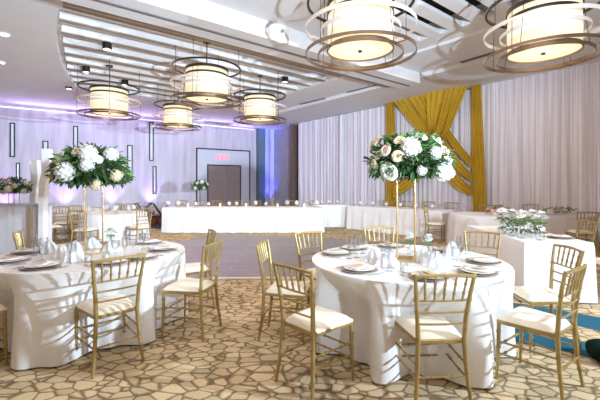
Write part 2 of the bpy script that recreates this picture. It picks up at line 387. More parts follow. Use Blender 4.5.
# black cylinder spots between the beams
for px, py, lab in ((107, 48, 'black ceiling spotlight, the nearest one over the slatted ceiling'), (86, 71, 'black ceiling spotlight above the hanging light farthest from the curtains'), (69, 88, 'small black ceiling spotlight at the curved ceiling edge'),
                    (125, 84, 'small black ceiling spotlight between two hanging lights'), (285, 81, 'black ceiling spotlight nearest the draped wall')):
    p = Q(px, py, F * 3.12 / (HZ - py)); t = thing('ceiling_spotlight', (p.x, p.y, 4.74), 0, lab, 'ceiling light')
    MB().lathe([(.0001, -.15), (.10, -.15), (.10, 0), (.0001, 0)], 16).build('housing', M['black'], t)
    MB().lathe([(.0001, -.155), (.07, -.155)], 16).build('lens', M['lamp'], t)

# dance floor
df = [G(212, 234), G(40, 278), G(452, 277), G(425, 243)]
MB().prism([(p.x, p.y) for p in df], 0, .02).build('dance_floor', M['planks'], smooth=False)
tag(bpy.data.objects['dance_floor'], 'grey wood plank dance floor in the middle of the patterned carpet', 'dance floor')
p0, p1 = df[1], df[2]
MB().prism([(p0.x, p0.y - .12), (p1.x, p1.y - .12), (p1.x, p1.y), (p0.x, p0.y)], 0, .015).build('edge_trim', M['champagne'], bpy.data.objects['dance_floor'], smooth=False)
o = MB().prism([tuple(G(px, py)[:2]) for px, py in ((146, 228), (168, 229), (166, 220), (142, 220))], 0, .015).build('floor_mat', M['rug'], smooth=False)
tag(o, 'charcoal mat on the floor under the folding tray stands', 'mat')

# ------------------------------------------------------------------ drapes
CA = 15.22                                   # drape plane: X + .8026 Y = CA
def cpt(px, off=0):
    a = (px - 300) / F; y = (CA - off / .78) / (a + .8026); return Vector((a * y, y, 0))
def drape(p0, p1, z0, z1, name, m, lab, cat, amp=.036, freq=8.5, seed=0, group=None, flare=0.0):
    rnd = random.Random(seed); d = p1 - p0; Ln = d.length; t = d.normalized(); n = Vector((-t.y, t.x, 0))
    if n.y > 0: n = -n
    ph = [rnd.uniform(0, 6.28) for _ in range(4)]
    nu = max(24, int(Ln * 70)); nv = 10
    def fn(a, b):
        s = a * Ln; z = z0 + (z1 - z0) * b
        w = math.sin(s * freq * 2 * PI / 1.7 + ph[0] + 1.3 * math.sin(s * 1.7 + ph[1]) + .35 * math.sin(3 * b + s)) * .6 + math.sin(s * freq * 1.9 + ph[2] + .9 * b * math.sin(s * 2.3)) * .5 * (1 + .6 * math.sin(s * 1.1 + ph[3]))
        w = math.copysign(abs(w) ** .8, w)
        s2 = (s - Ln / 2) * (1 + flare * (1 - b)) + Ln / 2
        q = p0 + t * s2 + n * (amp * w * (1 - .25 * b)); return (q.x, q.y, z)
    o = MB().grid(fn, nu, nv).build(name, m); return tag(o, lab, cat, group)
def cl(px): return cpt(px)
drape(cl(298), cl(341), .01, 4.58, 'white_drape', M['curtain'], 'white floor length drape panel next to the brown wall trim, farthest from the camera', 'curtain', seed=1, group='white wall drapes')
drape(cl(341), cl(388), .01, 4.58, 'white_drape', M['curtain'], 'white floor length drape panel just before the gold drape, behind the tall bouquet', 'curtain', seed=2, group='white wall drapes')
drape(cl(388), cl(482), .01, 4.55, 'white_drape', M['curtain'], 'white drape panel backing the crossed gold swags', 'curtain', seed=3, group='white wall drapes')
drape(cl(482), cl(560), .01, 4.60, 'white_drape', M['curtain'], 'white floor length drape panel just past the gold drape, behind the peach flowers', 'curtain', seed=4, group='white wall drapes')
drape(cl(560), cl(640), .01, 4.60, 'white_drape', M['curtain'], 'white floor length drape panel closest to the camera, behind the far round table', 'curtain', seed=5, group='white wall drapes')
a = cl(298); b_ = cl(640)
dd = b_ - a
o = MB().box(((a + b_) / 2)[:2] + (4.66,), (dd.length, .05, .05), math.atan2(dd.y, dd.x)).build('curtain_rail', M['champagne'], smooth=False); tag(o, 'pale rail carrying the white drapes along the wall', 'curtain rail')
o = MB().tube([cpt(341, .12) + Vector((0, 0, .0)), cpt(341, .12) + Vector((0, 0, 4.5))], .09, 10).build('drape_pole', M['curtain']); tag(o, 'fabric wrapped pole where two white drapes meet', 'pole')

gd = thing('gold_drape', cpt(437, .15), 0, 'mustard gold backdrop of two hanging panels and crossed swags over white drapes', 'drape')
gd['label'] = 'mustard gold satin backdrop with crossed swags over the white drapes'
def gpt(px, py, off): p = cpt(px, off); return Vector((p.x, p.y, CH + (HZ - py) / F * p.y))
def gchild(mb, name): mb.v = [tuple(Vector(v) - gd.location) for v in mb.v]; return mb.build(name, M['golddrape'], gd)
def gstrip(x0, x1, ytop, ybot, seed, xb0=None, xb1=None):
    rnd = random.Random(seed); ph = rnd.uniform(0, 6)
    xb0 = x0 if xb0 is None else xb0; xb1 = x1 if xb1 is None else xb1
    def fn(a, b):
        px = (x0 + (x1 - x0) * a) * b + (xb0 + (xb1 - xb0) * a) * (1 - b)
        w = math.sin(a * 2 * PI * 5 + ph + .5 * math.sin(b * 4)) * .05
        base = cpt(px, .22 + w); zt = CH + (HZ - ytop) / F * cpt(px, .2).y
        return (base.x, base.y, .01 + (zt - .01) * b)
    gchild(MB().grid(fn, 48, 12), 'hanging_panel')
gstrip(386, 394.5, 99, 210, 1, 386, 397); gstrip(471, 481, 80, 210, 2, 473, 488)
def swag(s0, s1, m0, m1, e0, e1, sag, off, seed):      # points on the rail, at the crossing, and where it is tied
    rnd = random.Random(seed); ph = rnd.uniform(0, 6)
    def fn(a, b):
        A = Vector(s0).lerp(Vector(s1), a); B = Vector(m0).lerp(Vector(m1), a); E = Vector(e0).lerp(Vector(e1), a)
        if b < .5: p = A.lerp(B, b * 2)
        else: t = b * 2 - 1; p = B.lerp(E, t); p.y += sag * math.sin(PI * t) * (.5 + .9 * a)
        w = math.sin(a * 2 * PI * 3 + ph) * .06
        return gpt(p.x, p.y, off + w + .05 * math.sin(b * PI))
    gchild(MB().grid(fn, 36, 28), 'swag')
swag((436, 89), (418, 93), (449, 129), (441, 131), (472, 158), (472, 168), 2, .36, 1)
swag((421, 92), (404, 96), (442, 134), (434, 137), (472, 174), (472, 182), 5, .33, 2)
swag((406, 95.5), (391, 98.5), (435, 140), (426, 141), (472, 188), (472, 196), 9, .30, 3)
swag((426, 91), (446, 87), (428, 129), (436, 126), (393, 160), (393, 170), 2, .48, 4)
swag((443, 87.5), (458, 84.5), (434, 134), (442, 131), (393, 174), (393, 183), 5, .45, 5)
swag((455, 85), (470, 81.5), (441, 138), (449, 132), (393, 188), (393, 199), 9, .42, 6)

# ------------------------------------------------------------------ chandeliers
def chandelier(label):
    t = thing('chandelier', (0, 0, 0), 0, label, 'chandelier', 'drum chandeliers with floating rings')
    def ring(r, z, h, w, m, name='ring', n=64):
        return MB().lathe([(r, z), (r, z + h), (r - w, z + h), (r - w, z), (r, z)], n).build(name, M[m], t)
    MB().lathe([(.47, .09), (.47, .72)], 48).build('shade', M['shade'], t)
    MB().lathe([(.476, .30), (.476, .50)], 48).build('shade_band', M['shade_white'], t)
    ring(.49, .69, .06, .02, 'dark_bronze', 'shade_rim'); ring(.484, .57, .04, .012, 'dark_bronze', 'shade_rim'); ring(.485, .06, .05, .02, 'bronze', 'shade_rim')
    dfz = MB().lathe([(.0001, .07), (.2, .072), (.465, .085)], 40).build('diffuser', M['diffuser'], t)
    MB().lathe([(.0001, .04), (.03, .045), (.03, .07), (.0001, .07)], 12).build('finial', M['dark_bronze'], dfz)
    ring(.78, .75, .035, .03, 'dark_bronze'); ring(.80, .37, .055, .012, 'champagne'); ring(.58, .33, .05, .012, 'champagne')
    ring(.80, .0, .045, .012, 'bronze'); ring(.62, -.02, .045, .012, 'bronze')
    for k in range(4):
        a = 2 * PI * (k + .3) / 4
        x, y = math.cos(a), math.sin(a)
        MB().tube([(x * .79, y * .79, 0), (x * .78, y * .78, .78)], .0045, 6).build('rod', M['dark_bronze'], t)
        if True:
            MB().tube([(x * .60, y * .60, -.02), (x * .50, y * .50, .74)], .0045, 6).build('rod', M['dark_bronze'], t)
            MB().tube([(x * .76, y * .76, .78), (x * .76, y * .76, 1.36)], .006, 6).build('hanging_rod', M['dark_bronze'], t)
        MB().box((x * .70, y * .70, -.005), (.19, .012, .012), a).build('spoke', M['bronze'], t)
    MB().tube([(0, 0, .72), (0, 0, 1.38)], .012, 8).build('stem', M['dark_bronze'], t)
    for a in (0, PI / 2): MB().box((0, 0, .72), (.95, .02, .012), a).build('crossbar', M['dark_bronze'], t)
    MB().lathe([(.0001, 1.36), (.09, 1.36), (.09, 1.40)], 20).build('canopy', M['dark_bronze'], t)
    return t
ch = [((-5.30, 10.3), 'lit drum chandelier with rings, farthest from the gold drape'), ((-2.15, 8.54), 'lit drum chandelier with rings, the largest of the four far ones'),
      ((-4.15, 12.6), 'lit drum chandelier with rings, smallest, lowest in the picture'), ((-1.21, 11.2), 'lit drum chandelier with rings, hanging close to the blue corner'),
      ((.88, 5.42), 'big lit drum chandelier overhead, nearer the ceiling beams of the two big ones'), ((3.63, 5.52), 'big lit drum chandelier in front of the white drapes, nearest the curtain wall')]
c0 = None; chobs = []
for (x, y), lab in ch:
    if c0 is None: c0 = chandelier(lab); o = c0; o.location = (x, y, 3.37)
    else: o = dup(c0, (x, y, 3.37), random.uniform(0, 3), lab)
    chobs.append(o)
    l = bpy.data.lights.new('chandelier_lamp', 'POINT'); l.energy = 30; l.color = (1, .72, .42); l.shadow_soft_size = .3
    lo = bpy.data.objects.new('chandelier_lamp', l); C.objects.link(lo); lo.location = (x, y, 3.37 - .40); 

# ------------------------------------------------------------------ chairs
def make_chair(label):
    t = thing('chiavari_chair', (0, 0, 0), 0, label, 'chair', 'gold banquet chairs')
    g = M['gold']
    def tr(x0, y0, z0, x1, y1, z1, r=.009, rings=0):
        m = MB(); a = Vector((x0, y0, z0)); b = Vector((x1, y1, z1)); m.tube([a, b], r, 6)
        if rings:
            for q in (.3, .7):
                c = a.lerp(b, q); dv = (b - a).normalized() * .006
                m.tube([c - dv, c + dv], r * 1.5, 6)
        return m
    # seat frame
    fw, bw, fy, by = .205, .165, .20, -.19
    MB().prism([(-fw, fy), (-bw, by), (bw, by), (fw, fy)], .425, .455).build('seat_frame', g, t, smooth=False, bevel=.006)
    def cush(a, b):                                           # puffed cushion
        s = 2 * a - 1; q = 2 * b - 1
        w = fw + (bw - fw) * (1 - b)
        k = (1 - abs(s) ** 6) * (1 - abs(q) ** 6)
        return (s * w * .98, by + .01 + (fy - by + .0) * b, .455 + .045 * k ** .5)
    MB().grid(cush, 14, 14).build('cushion', M['cushion'], t)
    for s in (-1, 1):
        # front leg with turned rings
        m = MB(); m.tube([(s * .195, .185, .43), (s * .198, .19, .22), (s * .202, .20, 0)], [.015, .014, .010], 8)
        for z in (.36, .24, .13): m.tube([(s * .197, .188, z), (s * .197, .188, z + .012)], .018, 8)
        m.build('leg', g, t)
        m = MB(); m.tube([(s * .193, -.235, 0), (s * .170, -.205, .22), (s * .158, -.19, .44), (s * .165, -.20, .60), (s * .185, -.225, .78), (s * .20, -.25, .905)], [.012, .015, .017, .016, .014, .012], 8)
        for z, x, y in ((.12, .18, -.22), (.30, .165, -.2), (.72, .179, -.216), (.645, .17, -.207)): m.tube([(s * x, y, z), (s * x, y, z + .012)], .019, 8)
        m.build('leg', g, t)
        for z in (.20, .29): tr(s * .198, .19, z, s * .17, -.205, z, .008, 1).build('stretcher', g, t)
    for z, r_ in ((.17, .008), (.26, .008)): tr(-.198, .19, z, .198, .19, z, r_, 1).build('stretcher', g, t)
    tr(-.172, -.21, .215, .172, -.21, .215, .008, 1).build('stretcher', g, t)
    def rail(z, x, y, r_, bow=.0):
        return MB().tube([(-x + 2 * x * k / 8, y - bow * math.sin(PI * k / 8), z + .012 * math.sin(PI * k / 8) * (1 if z > .85 else 0)) for k in range(9)], r_, 6)
    rail(.89, .20, -.248, .013, .02).build('top_rail', g, t)
    for z, x, y in ((.725, .178, -.218), (.645, .17, -.208), (.565, .164, -.2)): rail(z, x, y, .008, .012).build('back_rail', g, t)
    for k in range(5):
        s = (k - 2) / 2.0
        tr(s * .125, -.228, .725, s * .14, -.265, .89, .0075, 1).build('spindle', g, t)
    return t
chair0 = None
def chair(cx, cy, fx, fy, label, group='gold banquet chairs'):
    global chair0
    rz = math.atan2(-fx, fy) + random.uniform(-.02, .02)
    if chair0 is None: chair0 = make_chair(label); chair0.location = (cx, cy, 0); chair0.rotation_euler = (0, 0, rz); chair0['group'] = group; return chair0
    return dup(chair0, (cx, cy, 0), rz, label, group)

# ------------------------------------------------------------------ tables and cloths
def circle(r, n=160): return [(r * math.cos(2 * PI * k / n), r * math.sin(2 * PI * k / n)) for k in range(n)]
def roundrect(hx, hy, rad=.03, n=200):
    P = []; per = 4 * (hx + hy); 
    for k in range(n):
        s = per * k / n
        if s < 2 * hx: p = (-hx + s, -hy)
        elif s < 2 * hx + 2 * hy: p = (hx, -hy + s - 2 * hx)
        elif s < 4 * hx + 2 * hy: p = (hx - (s - 2 * hx - 2 * hy), hy)
        else: p = (-hx, hy - (s - 4 * hx - 2 * hy))
        P.append(p)
    return P
def cloth(loc, rz, outline, label, m='cloth', dents=(), seed=1, amp=.035, flare=.05, folds=16, name='tablecloth', rect=False, depth=.24):
    rnd = random.Random(seed); n = len(outline); ph = [rnd.uniform(0, 6.28) for _ in range(5)]
    f1, f2, f3 = folds, int(folds * .6), int(folds * 1.7)
    rings = [0, .3, .6, .85, .96, 1.0]
    vs = []; fs = []
    for q in rings[1:]:
        for x, y in outline: vs.append((x * q, y * q, .755))
    zs = [.748, .735, .70, .65, .59, .53, .46, .38, .30, .22, .14, .07, .015]
    for z in zs:
        h = (.755 - z) / .755
        for k, (x, y) in enumerate(outline):
            th = 2 * PI * k / n
            w = .5 * math.sin(f1 * th + ph[0] + .8 * math.sin(2 * th)) + .35 * math.sin(f2 * th + ph[1] + .5 * h) + .25 * math.sin(f3 * th + ph[2])
            r = math.hypot(x, y); nx, ny = x / r, y / r
            if rect:                                  # push along side normal, not radially
                px_, py_ = outline[k - 1]; qx, qy = outline[(k + 1) % n]
                tx_, ty_ = qx - px_, qy - py_; l_ = math.hypot(tx_, ty_) or 1; nx, ny = ty_ / l_, -tx_ / l_
                if nx * x + ny * y < 0: nx, ny = -nx, -ny
            off = .010 * min(1, h * 12) + flare * h + amp * w * min(1, h * 1.5)
            ang = math.atan2(y, x)
            for d in dents:
                da = (ang - d + PI) % (2 * PI) - PI
                off -= depth * math.exp(-(da / .27) ** 4) * min(1, max(0, (h - .02) / .32)) * (1 + .12 * math.sin(9 * da + 5))
            vs.append((x + nx * off, y + ny * off, z))
    nr = len(rings) - 1 + len(zs)
    for j in range(nr - 1):
        for k in range(n): fs.append((j * n + k, j * n + (k + 1) % n, (j + 1) * n + (k + 1) % n, (j + 1) * n + k))
    vs.append((0, 0, .755)); c = len(vs) - 1
    for k in range(n): fs.append((c, (k + 1) % n, k))
    mb = MB(); mb.add(vs, fs); o = mb.build(name, M[m]); o.location = (loc[0], loc[1], 0); o.rotation_euler = (0, 0, rz)
    me = o.data
    return tag(o, label, 'tablecloth', 'floor length tablecloths')
def table_round(loc, r, label, legs_r=.45):
    t = thing('round_table', (loc[0], loc[1], 0), 0, label, 'table', 'round banquet tables')
    MB().lathe([(.0001, .72), (r, .72), (r, .748), (.0001, .748)], 64).build('tabletop', M['wood_table'], t)
    for k in range(4):
        a = PI / 4 + k * PI / 2; MB().tube([(legs_r * math.cos(a), legs_r * math.sin(a), 0), (legs_r * math.cos(a), legs_r * math.sin(a), .72)], .016, 8).build('leg', M['steel'], t)
    return t
def table_rect(loc, rz, hx, hy, label):
    t = thing('banquet_table', (loc[0], loc[1], 0), rz, label, 'table', 'long banquet tables')
    MB().box((0, 0, .733), (2 * hx, 2 * hy, .03)).build('tabletop', M['wood_table'], t)
    for sx in (-1, 1):
        for sy in (-1, 1): MB().tube([(sx * (hx - .15), sy * (hy - .12), 0), (sx * (hx - .15), sy * (hy - .12), .72)], .014, 8).build('leg', M['steel'], t)
    return t

TL = (-2.2, 3.95); TC = (1.03, 3.6)
def ang(c, p): return math.atan2(p[1] - c[1], p[0] - c[0])
# chairs of the centre table
cc = [((.93, 2.66), (-.07, 1), 'gold spindle back chair seen from behind, at the near side of the centre round table'),
      ((1.79, 2.80), (-.61, .79), 'gold chair angled away on the drape side of the centre table, close to us'),
      ((2.24, 3.45), (-1, .06), 'gold chair between the centre table and the near end of the long table'),
      ((2.08, 4.30), (-.55, -.85), 'gold chair across the centre table, in front of the shaded side of the long table'),
      ((1.06, 4.72), (0, -1), 'gold chair across the centre table straight behind its tall flower stand'),
      ((.25, 4.28), (.62, -.79), 'gold chair across the centre table at the edge of the dance floor'),
      ((-.13, 3.66), (.97, -.15), 'gold chair at the aisle side of the centre table, farther of two, back edge on'),
      ((.12, 2.82), (.72, .69), 'gold chair on the centre table, aisle side, nearer of two')]
for p, f_, lab in cc: chair(p[0], p[1], f_[0], f_[1], lab, 'gold chairs around the centre table')
table_round(TC, .90, 'round banquet table under the white cloth, beneath the centre tall bouquet')
cloth(TC, 0, circle(.912), 'white cloth on the round table in the centre, shaded on one side', dents=[ang(TC, p) for p, _, _ in cc], seed=4)
# chairs of the left table
cl_ = [((-1.62, 3.14), (-.70, .71), 'gold chair seen from behind at the near side of the bar side table'),
       ((-1.10, 3.75), (-.96, .22), 'gold chair seen in profile beside the aisle, ivory seat towards the white cloth'),
       ((-1.32, 4.52), (-.95, -.45), 'gold chair half hidden behind the profile chair by the dance floor'),
       ((-2.70, 3.02), (.62, .78), 'gold chair cut by the picture edge, only its ivory seat and a leg showing'),
       ((-3.22, 4.62), (.90, .44), 'gold chair back rising behind the plates, in front of the white bar')]
for p, f_, lab in cl_: chair(p[0], p[1], f_[0], f_[1], lab, 'gold chairs around the table by the bar')
table_round(TL, .91, 'round banquet table under the white cloth, beside the white bar')
cloth(TL, 0, circle(.925), 'white cloth with chair shadows on the round table by the bar', dents=[ang(TL, cl_[i][0]) for i in (0, 1, 2, 3)], seed=9)

# long table on the right
RT = (3.30, 5.55); RZ = -.06
table_rect(RT, RZ, .40, .90, 'long banquet table under white cloth with low white flowers')
cloth(RT, RZ, roundrect(.415, .92), 'white cloth on the long table with low white flowers', seed=3, amp=.012, flare=.03, folds=12, rect=True)
chair(4.22, 5.75, -1, .02, 'gold chair on the wall side of the long table with white flowers', 'gold chairs in the back of the room')
chair(4.08, 4.82, -.9, .3, 'gold chair cut by the picture edge, next to the near end of the long table', 'gold chairs in the back of the room')

# head tables across the dance floor
H1 = (-2.93, 11.5); table_rect(H1, 0, 1.21, .38, 'head table under white cloth, the half nearer the doors')
H2 = (-.53, 11.5); table_rect(H2, 0, 1.19, .38, 'head table under white cloth, the half nearer the drapes')
cloth(((H1[0] + H2[0]) / 2, 11.5), 0, roundrect(2.41, .39, n=420), 'long white cloth over the head table at the far edge of the dance floor', seed=5, amp=.035, flare=.05, folds=24, rect=True)
H3 = (1.05, 12.9); table_rect(H3, .0, .60, .38, 'short banquet table tucked behind the end of the head table')
cloth(H3, 0, roundrect(.62, .39), 'pale cloth on the short table behind the end of the head table', m='cloth', seed=6, amp=.02, rect=True)
a = G(347, 229, 0); b_ = G(440, 240, 0); mid = (a + b_) / 2; dv = (b_ - a); rz = math.atan2(dv.y, dv.x); nv_ = Vector((-dv.y, dv.x, 0)).normalized()
H4 = mid + nv_ * .42
table_rect(H4, rz, dv.length / 2 - .02, .36, 'long banquet table under white cloth below the gold drape')
cloth(H4, rz, roundrect(dv.length / 2, .37, n=300), 'white cloth on the long table below the gold drape, behind the tall stand', seed=8, amp=.02, flare=.04, folds=22, rect=True)
T4 = (483 - 300) / F * 8.9, 8.9
table_round(T4, .74, 'round banquet table with peach flowers, in front of the gold drape')
cloth(T4, 0, circle(.755), 'pale cloth on the round table holding the peach flowers', seed=12, m='cloth')
T5 = (555 - 300) / F * 8.9, 8.9
table_round(T5, .76, 'round banquet table in the corner by the nearest white drape')
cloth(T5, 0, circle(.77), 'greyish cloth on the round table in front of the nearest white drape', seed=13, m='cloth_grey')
T6 = (114 - 300) / F * 9.3, 9.3
table_round(T6, .74, 'round banquet table far behind the tall stand by the lilac wall')
cloth(T6, 0, circle(.755), 'white cloth on the small looking round table near the lilac wall', seed=14)
T7 = (72 - 300) / F * 10.6, 10.6
table_round(T7, .74, 'round banquet table in the far corner beyond the bar')
cloth(T7, 0, circle(.755), 'white cloth on the farthest round table beyond the bar', seed=15)
def around(c, r, degs, labs, group='gold chairs in the back of the room'):
    for d, lab in zip(degs, labs):
        a = R(d); chair(c[0] + r * math.cos(a), c[1] + r * math.sin(a), -math.cos(a), -math.sin(a), lab, group)
around(T4, 1.10, (-78, 150, 60), ('pale looking gold chair in front of the table with peach flowers', 'gold chair between the gold drape and the table with peach flowers', 'gold chair behind the peach flowers by the white drape'))
around(T5, 1.10, (-100, -50, 80, 125), ('gold chair with its back to us at the greyish round table', 'gold chair at the greyish round table, seen over the plates of the long table',
       'gold chair behind the greyish round table against the white drape', 'gold chair behind the greyish round table, next to its flowers'))
around(T6, 1.10, (-95, -35, 160, 100), ('gold chair with its back to us at the round table near the lilac wall', 'gold chair at the tray stand side of the round table near the lilac wall',
       'gold chair at the bar side of the round table near the lilac wall', 'gold chair behind the round table near the lilac wall'))
around(T7, 1.10, (-120, -70, 0), ('gold chair beyond the bar, nearest to the wavy pillars', 'gold chair beyond the bar in front of the farthest round table', 'gold chair beyond the bar, between the two far round tables'))
chair(-5.95, 8.75, .45, .9, 'gold chair standing free in the space between the bar and the far tables', 'gold chairs in the back of the room')
for i in range(8): chair(-4.0 + i * .62, 12.25, 0, -1, 'gold chair behind the head table, only its top rail showing', 'gold chairs behind the head table')
for i in range(4):
    p = H4 + (b_ - a).normalized() * (-1.1 + .75 * i) + nv_ * .95
    f_ = -nv_; chair(p.x, p.y, f_.x, f_.y, 'gold chair behind the long table below the gold drape', 'gold chairs behind the table below the drape')

# ------------------------------------------------------------------ flowers
def hydrangea(c, r, m, parent, nrm, rnd, dense=60, name='hydrangea'):
    mb = MB(); mb.blob(c, (r * .8,) * 3, 8, 6, .05, rnd)
    for i in range(dense):
        z = 1 - 2 * (i + .5) / dense; a = i * 2.399963
        d = Vector((math.sqrt(1 - z * z) * math.cos(a), math.sqrt(1 - z * z) * math.sin(a), z))
        p = Vector(c) + d * r * rnd.uniform(.86, 1.02)
        x = d.orthogonal().normalized(); y = d.cross(x); s = r * .24
        for q in range(4):
            an = q * PI / 2 + rnd.uniform(-.2, .2) + i
            e = x * math.cos(an) + y * math.sin(an); w = d.cross(e)
            mb.add([p, p + e * s * .6 + w * s * .45 + d * s * .15, p + e * s + d * s * .25, p + e * s * .6 - w * s * .45 + d * s * .15], [(0, 1, 2, 3)])
    return mb.build(name, m, parent)
def rose(c, r, m, parent, nrm, rnd, name='rose'):
    n = Vector(nrm).normalized(); x = n.orthogonal().normalized(); y = n.cross(x); mb = MB(); c = Vector(c)
    for layer, (rr, tilt, cnt) in enumerate(((.25, .1, 3), (.5, .35, 5), (.78, .65, 6), (1.0, 1.0, 7))):
        for k in range(cnt):
            a0 = 2 * PI * k / cnt + layer * .6
            def fn(u, v, a0=a0, rr=rr, tilt=tilt, cnt=cnt):
                a = a0 + (u - .5) * 2 * PI / cnt * 1.5
                rad = r * rr * (math.sin(v * 1.5) * .95 + .12) * (1 + .1 * math.cos((u - .5) * 3))
                hgt = r * (.85 * math.sin(v * PI * .55) * (1 - tilt * .55) - .3 - .25 * tilt * v * v + .08 * math.sin(u * PI))
                return c + x * math.cos(a) * rad + y * math.sin(a) * rad + n * (hgt + .15 * r)
            mb.grid(fn, 4, 4)
    return mb.build(name, m, parent)
def foliage(mb, rx, ry, rz, cnt, rnd, ll=.09, zc=0, droop=.2):
    for i in range(cnt):
        d = Vector((rnd.gauss(0, 1), rnd.gauss(0, 1), rnd.gauss(0, 1))).normalized()
        if d.z < -.55: d.z *= .5
        q = rnd.uniform(.55, 1.0)
        p = Vector((d.x * rx * q, d.y * ry * q, d.z * rz * q + zc))
        dr_ = (Vector((d.x, d.y, d.z * .7 + rnd.uniform(-.5, .5) - droop)) + Vector((rnd.uniform(-.5, .5), rnd.uniform(-.5, .5), 0))).normalized()
        L_ = ll * rnd.uniform(.6, 1.3); w = L_ * .16
        s = dr_.cross(Vector((rnd.uniform(-1, 1), rnd.uniform(-1, 1), 1))).normalized(); up = s.cross(dr_)
        mb.add([p, p + dr_ * L_ * .35 + s * w + up * w * .3, p + dr_ * L_ * .7 + s * w * .8 + up * w * .2, p + dr_ * L_ - up * L_ * .15,
                p + dr_ * L_ * .7 - s * w * .8 + up * w * .2, p + dr_ * L_ * .35 - s * w + up * w * .3], [(0, 1, 2, 3), (0, 3, 4, 5)])
def sprig(mb, base, d, L_, rnd, lw=.03):                     # feathery stem with paired leaflets
    d = Vector(d).normalized(); s0 = d.cross(Vector((0, 0, 1))); s0 = s0.normalized() if s0.length > .01 else Vector((1, 0, 0))
    pts = [Vector(base) + d * L_ * t - Vector((0, 0, .25 * L_ * t * t)) for t in (0, .25, .5, .75, 1)]
    mb.tube(pts, .0025, 4)
    for k in range(1, 9):
        t = k / 8; p = Vector(base) + d * L_ * t - Vector((0, 0, .25 * L_ * t * t))
        for sg in (-1, 1):
            e = (s0 * sg + d * .7 + Vector((0, 0, rnd.uniform(-.3, .3)))).normalized(); w = e.cross(d).cross(e).normalized() * lw * .22; l_ = lw * (1.3 - t * .6)
            mb.add([p, p + e * l_ * .5 + w, p + e * l_, p + e * l_ * .5 - w], [(0, 1, 2, 3)])
def bouquet(loc, rx, ry, rz, flowers, label, seed, D, cx, cy, cnt=1500, back=5, ll=.085, sprigs=26):
    rnd = random.Random(seed)
    t = thing('flower_arrangement', loc, 0, label, 'flower arrangement')
    m1 = MB(); foliage(m1, rx * .95, ry * .95, rz * .92, cnt, rnd, ll); m1.blob((0, 0, -.02), (rx * .45, ry * .45, rz * .45), 10, 8, .1, rnd)
    a = m1.build('foliage', M['leaf'], t, smooth=False)
    m2 = MB(); foliage(m2, rx, ry, rz, cnt // 4, rnd, ll * .9)
    for i in range(sprigs):
        th = rnd.uniform(0, 2 * PI); ph = rnd.uniform(-.35, 1.0)
        d = Vector((math.cos(th) * math.cos(ph), math.sin(th) * math.cos(ph), math.sin(ph)))
        sprig(m2, (d.x * rx * .7, d.y * ry * .7, d.z * rz * .7), d, rnd.uniform(.12, .2) * rx / .4, rnd, ll * .5)
    m2.build('light_foliage', M['leaf_light'], t, smooth=False)
    fl = []
    for px, py, rp, kind, col in flowers:
        x = (px - cx) / F * D; z = (cy - py) / F * D; q = max(.08, 1 - (x / rx) ** 2 - (z / rz) ** 2); y = -ry * math.sqrt(q) * .92
        fl.append(((x, y, z), rp / F * D, kind, col))
    for k in range(back):
        th = PI * (k + .5) / back; zz = rnd.uniform(-.3, .7) * rz
        fl.append(((math.cos(th) * rx * .8, math.sin(th) * ry * .8, zz), rnd.uniform(.05, .09) * rx / .4, 'h' if k % 2 else 'r', rnd.choice(('petal_white', 'petal_cream'))))
    for c, r_, kind, col in fl:
        n = Vector((c[0] / rx, c[1] / ry, c[2] / rz)).normalized()
        if kind == 'h': hydrangea(c, r_, M[col], t, n, rnd, 60 if r_ > .04 else 26)
        else: rose(c, r_, M[col], t, n, rnd)
    return t
W, CR, PE, BL = 'petal_white', 'petal_cream', 'petal_peach', 'petal_blush'
bouquet((TC[0] + .03, TC[1], 1.71), .39, .38, .265,
        [(386, 171, 8.5, 'r', W), (404, 149, 9.5, 'h', W), (417, 138, 5.5, 'r', W), (427, 154, 6, 'h', W), (414, 170, 5, 'h', W), (437, 171, 9.5, 'h', W), (449, 172, 5.5, 'h', W),
         (438, 153, 6, 'r', BL), (434, 141, 5, 'r', W), (396, 141, 5, 'r', CR), (383, 151, 5.5, 'r', BL), (374, 163, 4.5, 'r', CR), (392, 157, 5, 'r', CR), (377, 155, 4, 'r', BL), (444, 160, 4, 'r', W)],
        'large white and blush bouquet on the tall gold stand of the centre table', 3, 3.55, 412, 160)
bouquet((TL[0] - .02, TL[1], 1.63), .37, .37, .26,
        [(79, 170, 9, 'h', W), (96, 153, 9, 'h', W), (98, 164, 6.5, 'h', W), (111, 153, 7, 'h', W), (117, 173, 6, 'h', CR), (102, 182, 5.5, 'h', CR), (68, 157, 6, 'r', CR), (84, 150, 4.5, 'r', CR),
         (58, 174, 5, 'r', PE), (56, 163, 4, 'r', BL), (105, 158, 4, 'r', W)],
        'large white and green bouquet on the tall gold stand of the table by the bar', 5, 3.9, 86, 168)
def stand(loc, hgt, w, label):
    t = thing('flower_stand', loc, -math.atan2(loc[0], loc[1]), label, 'flower stand', 'tall gold flower stands')
    MB().box((0, 0, .008), (w + .04, w + .04, .016)).build('base', M['brass'], t, smooth=False)
    for sx in (-1, 1):
        for sy in (-1, 1): MB().tube([(sx * w / 2, sy * w / 2, .016), (sx * w / 2, sy * w / 2, hgt)], .006, 8).build('post', M['brass'], t)
    MB().box((0, 0, hgt + .004), (w + .03, w + .03, .008)).build('top_plate', M['brass'], t, smooth=False)
    return t
stand((TC[0] + .0, TC[1], .757), .80, .165, 'tall slim gold stand holding the bouquet on the centre table')
stand((TL[0] - .0, TL[1], .757), .76, .165, 'tall slim gold stand holding the bouquet on the table by the bar')

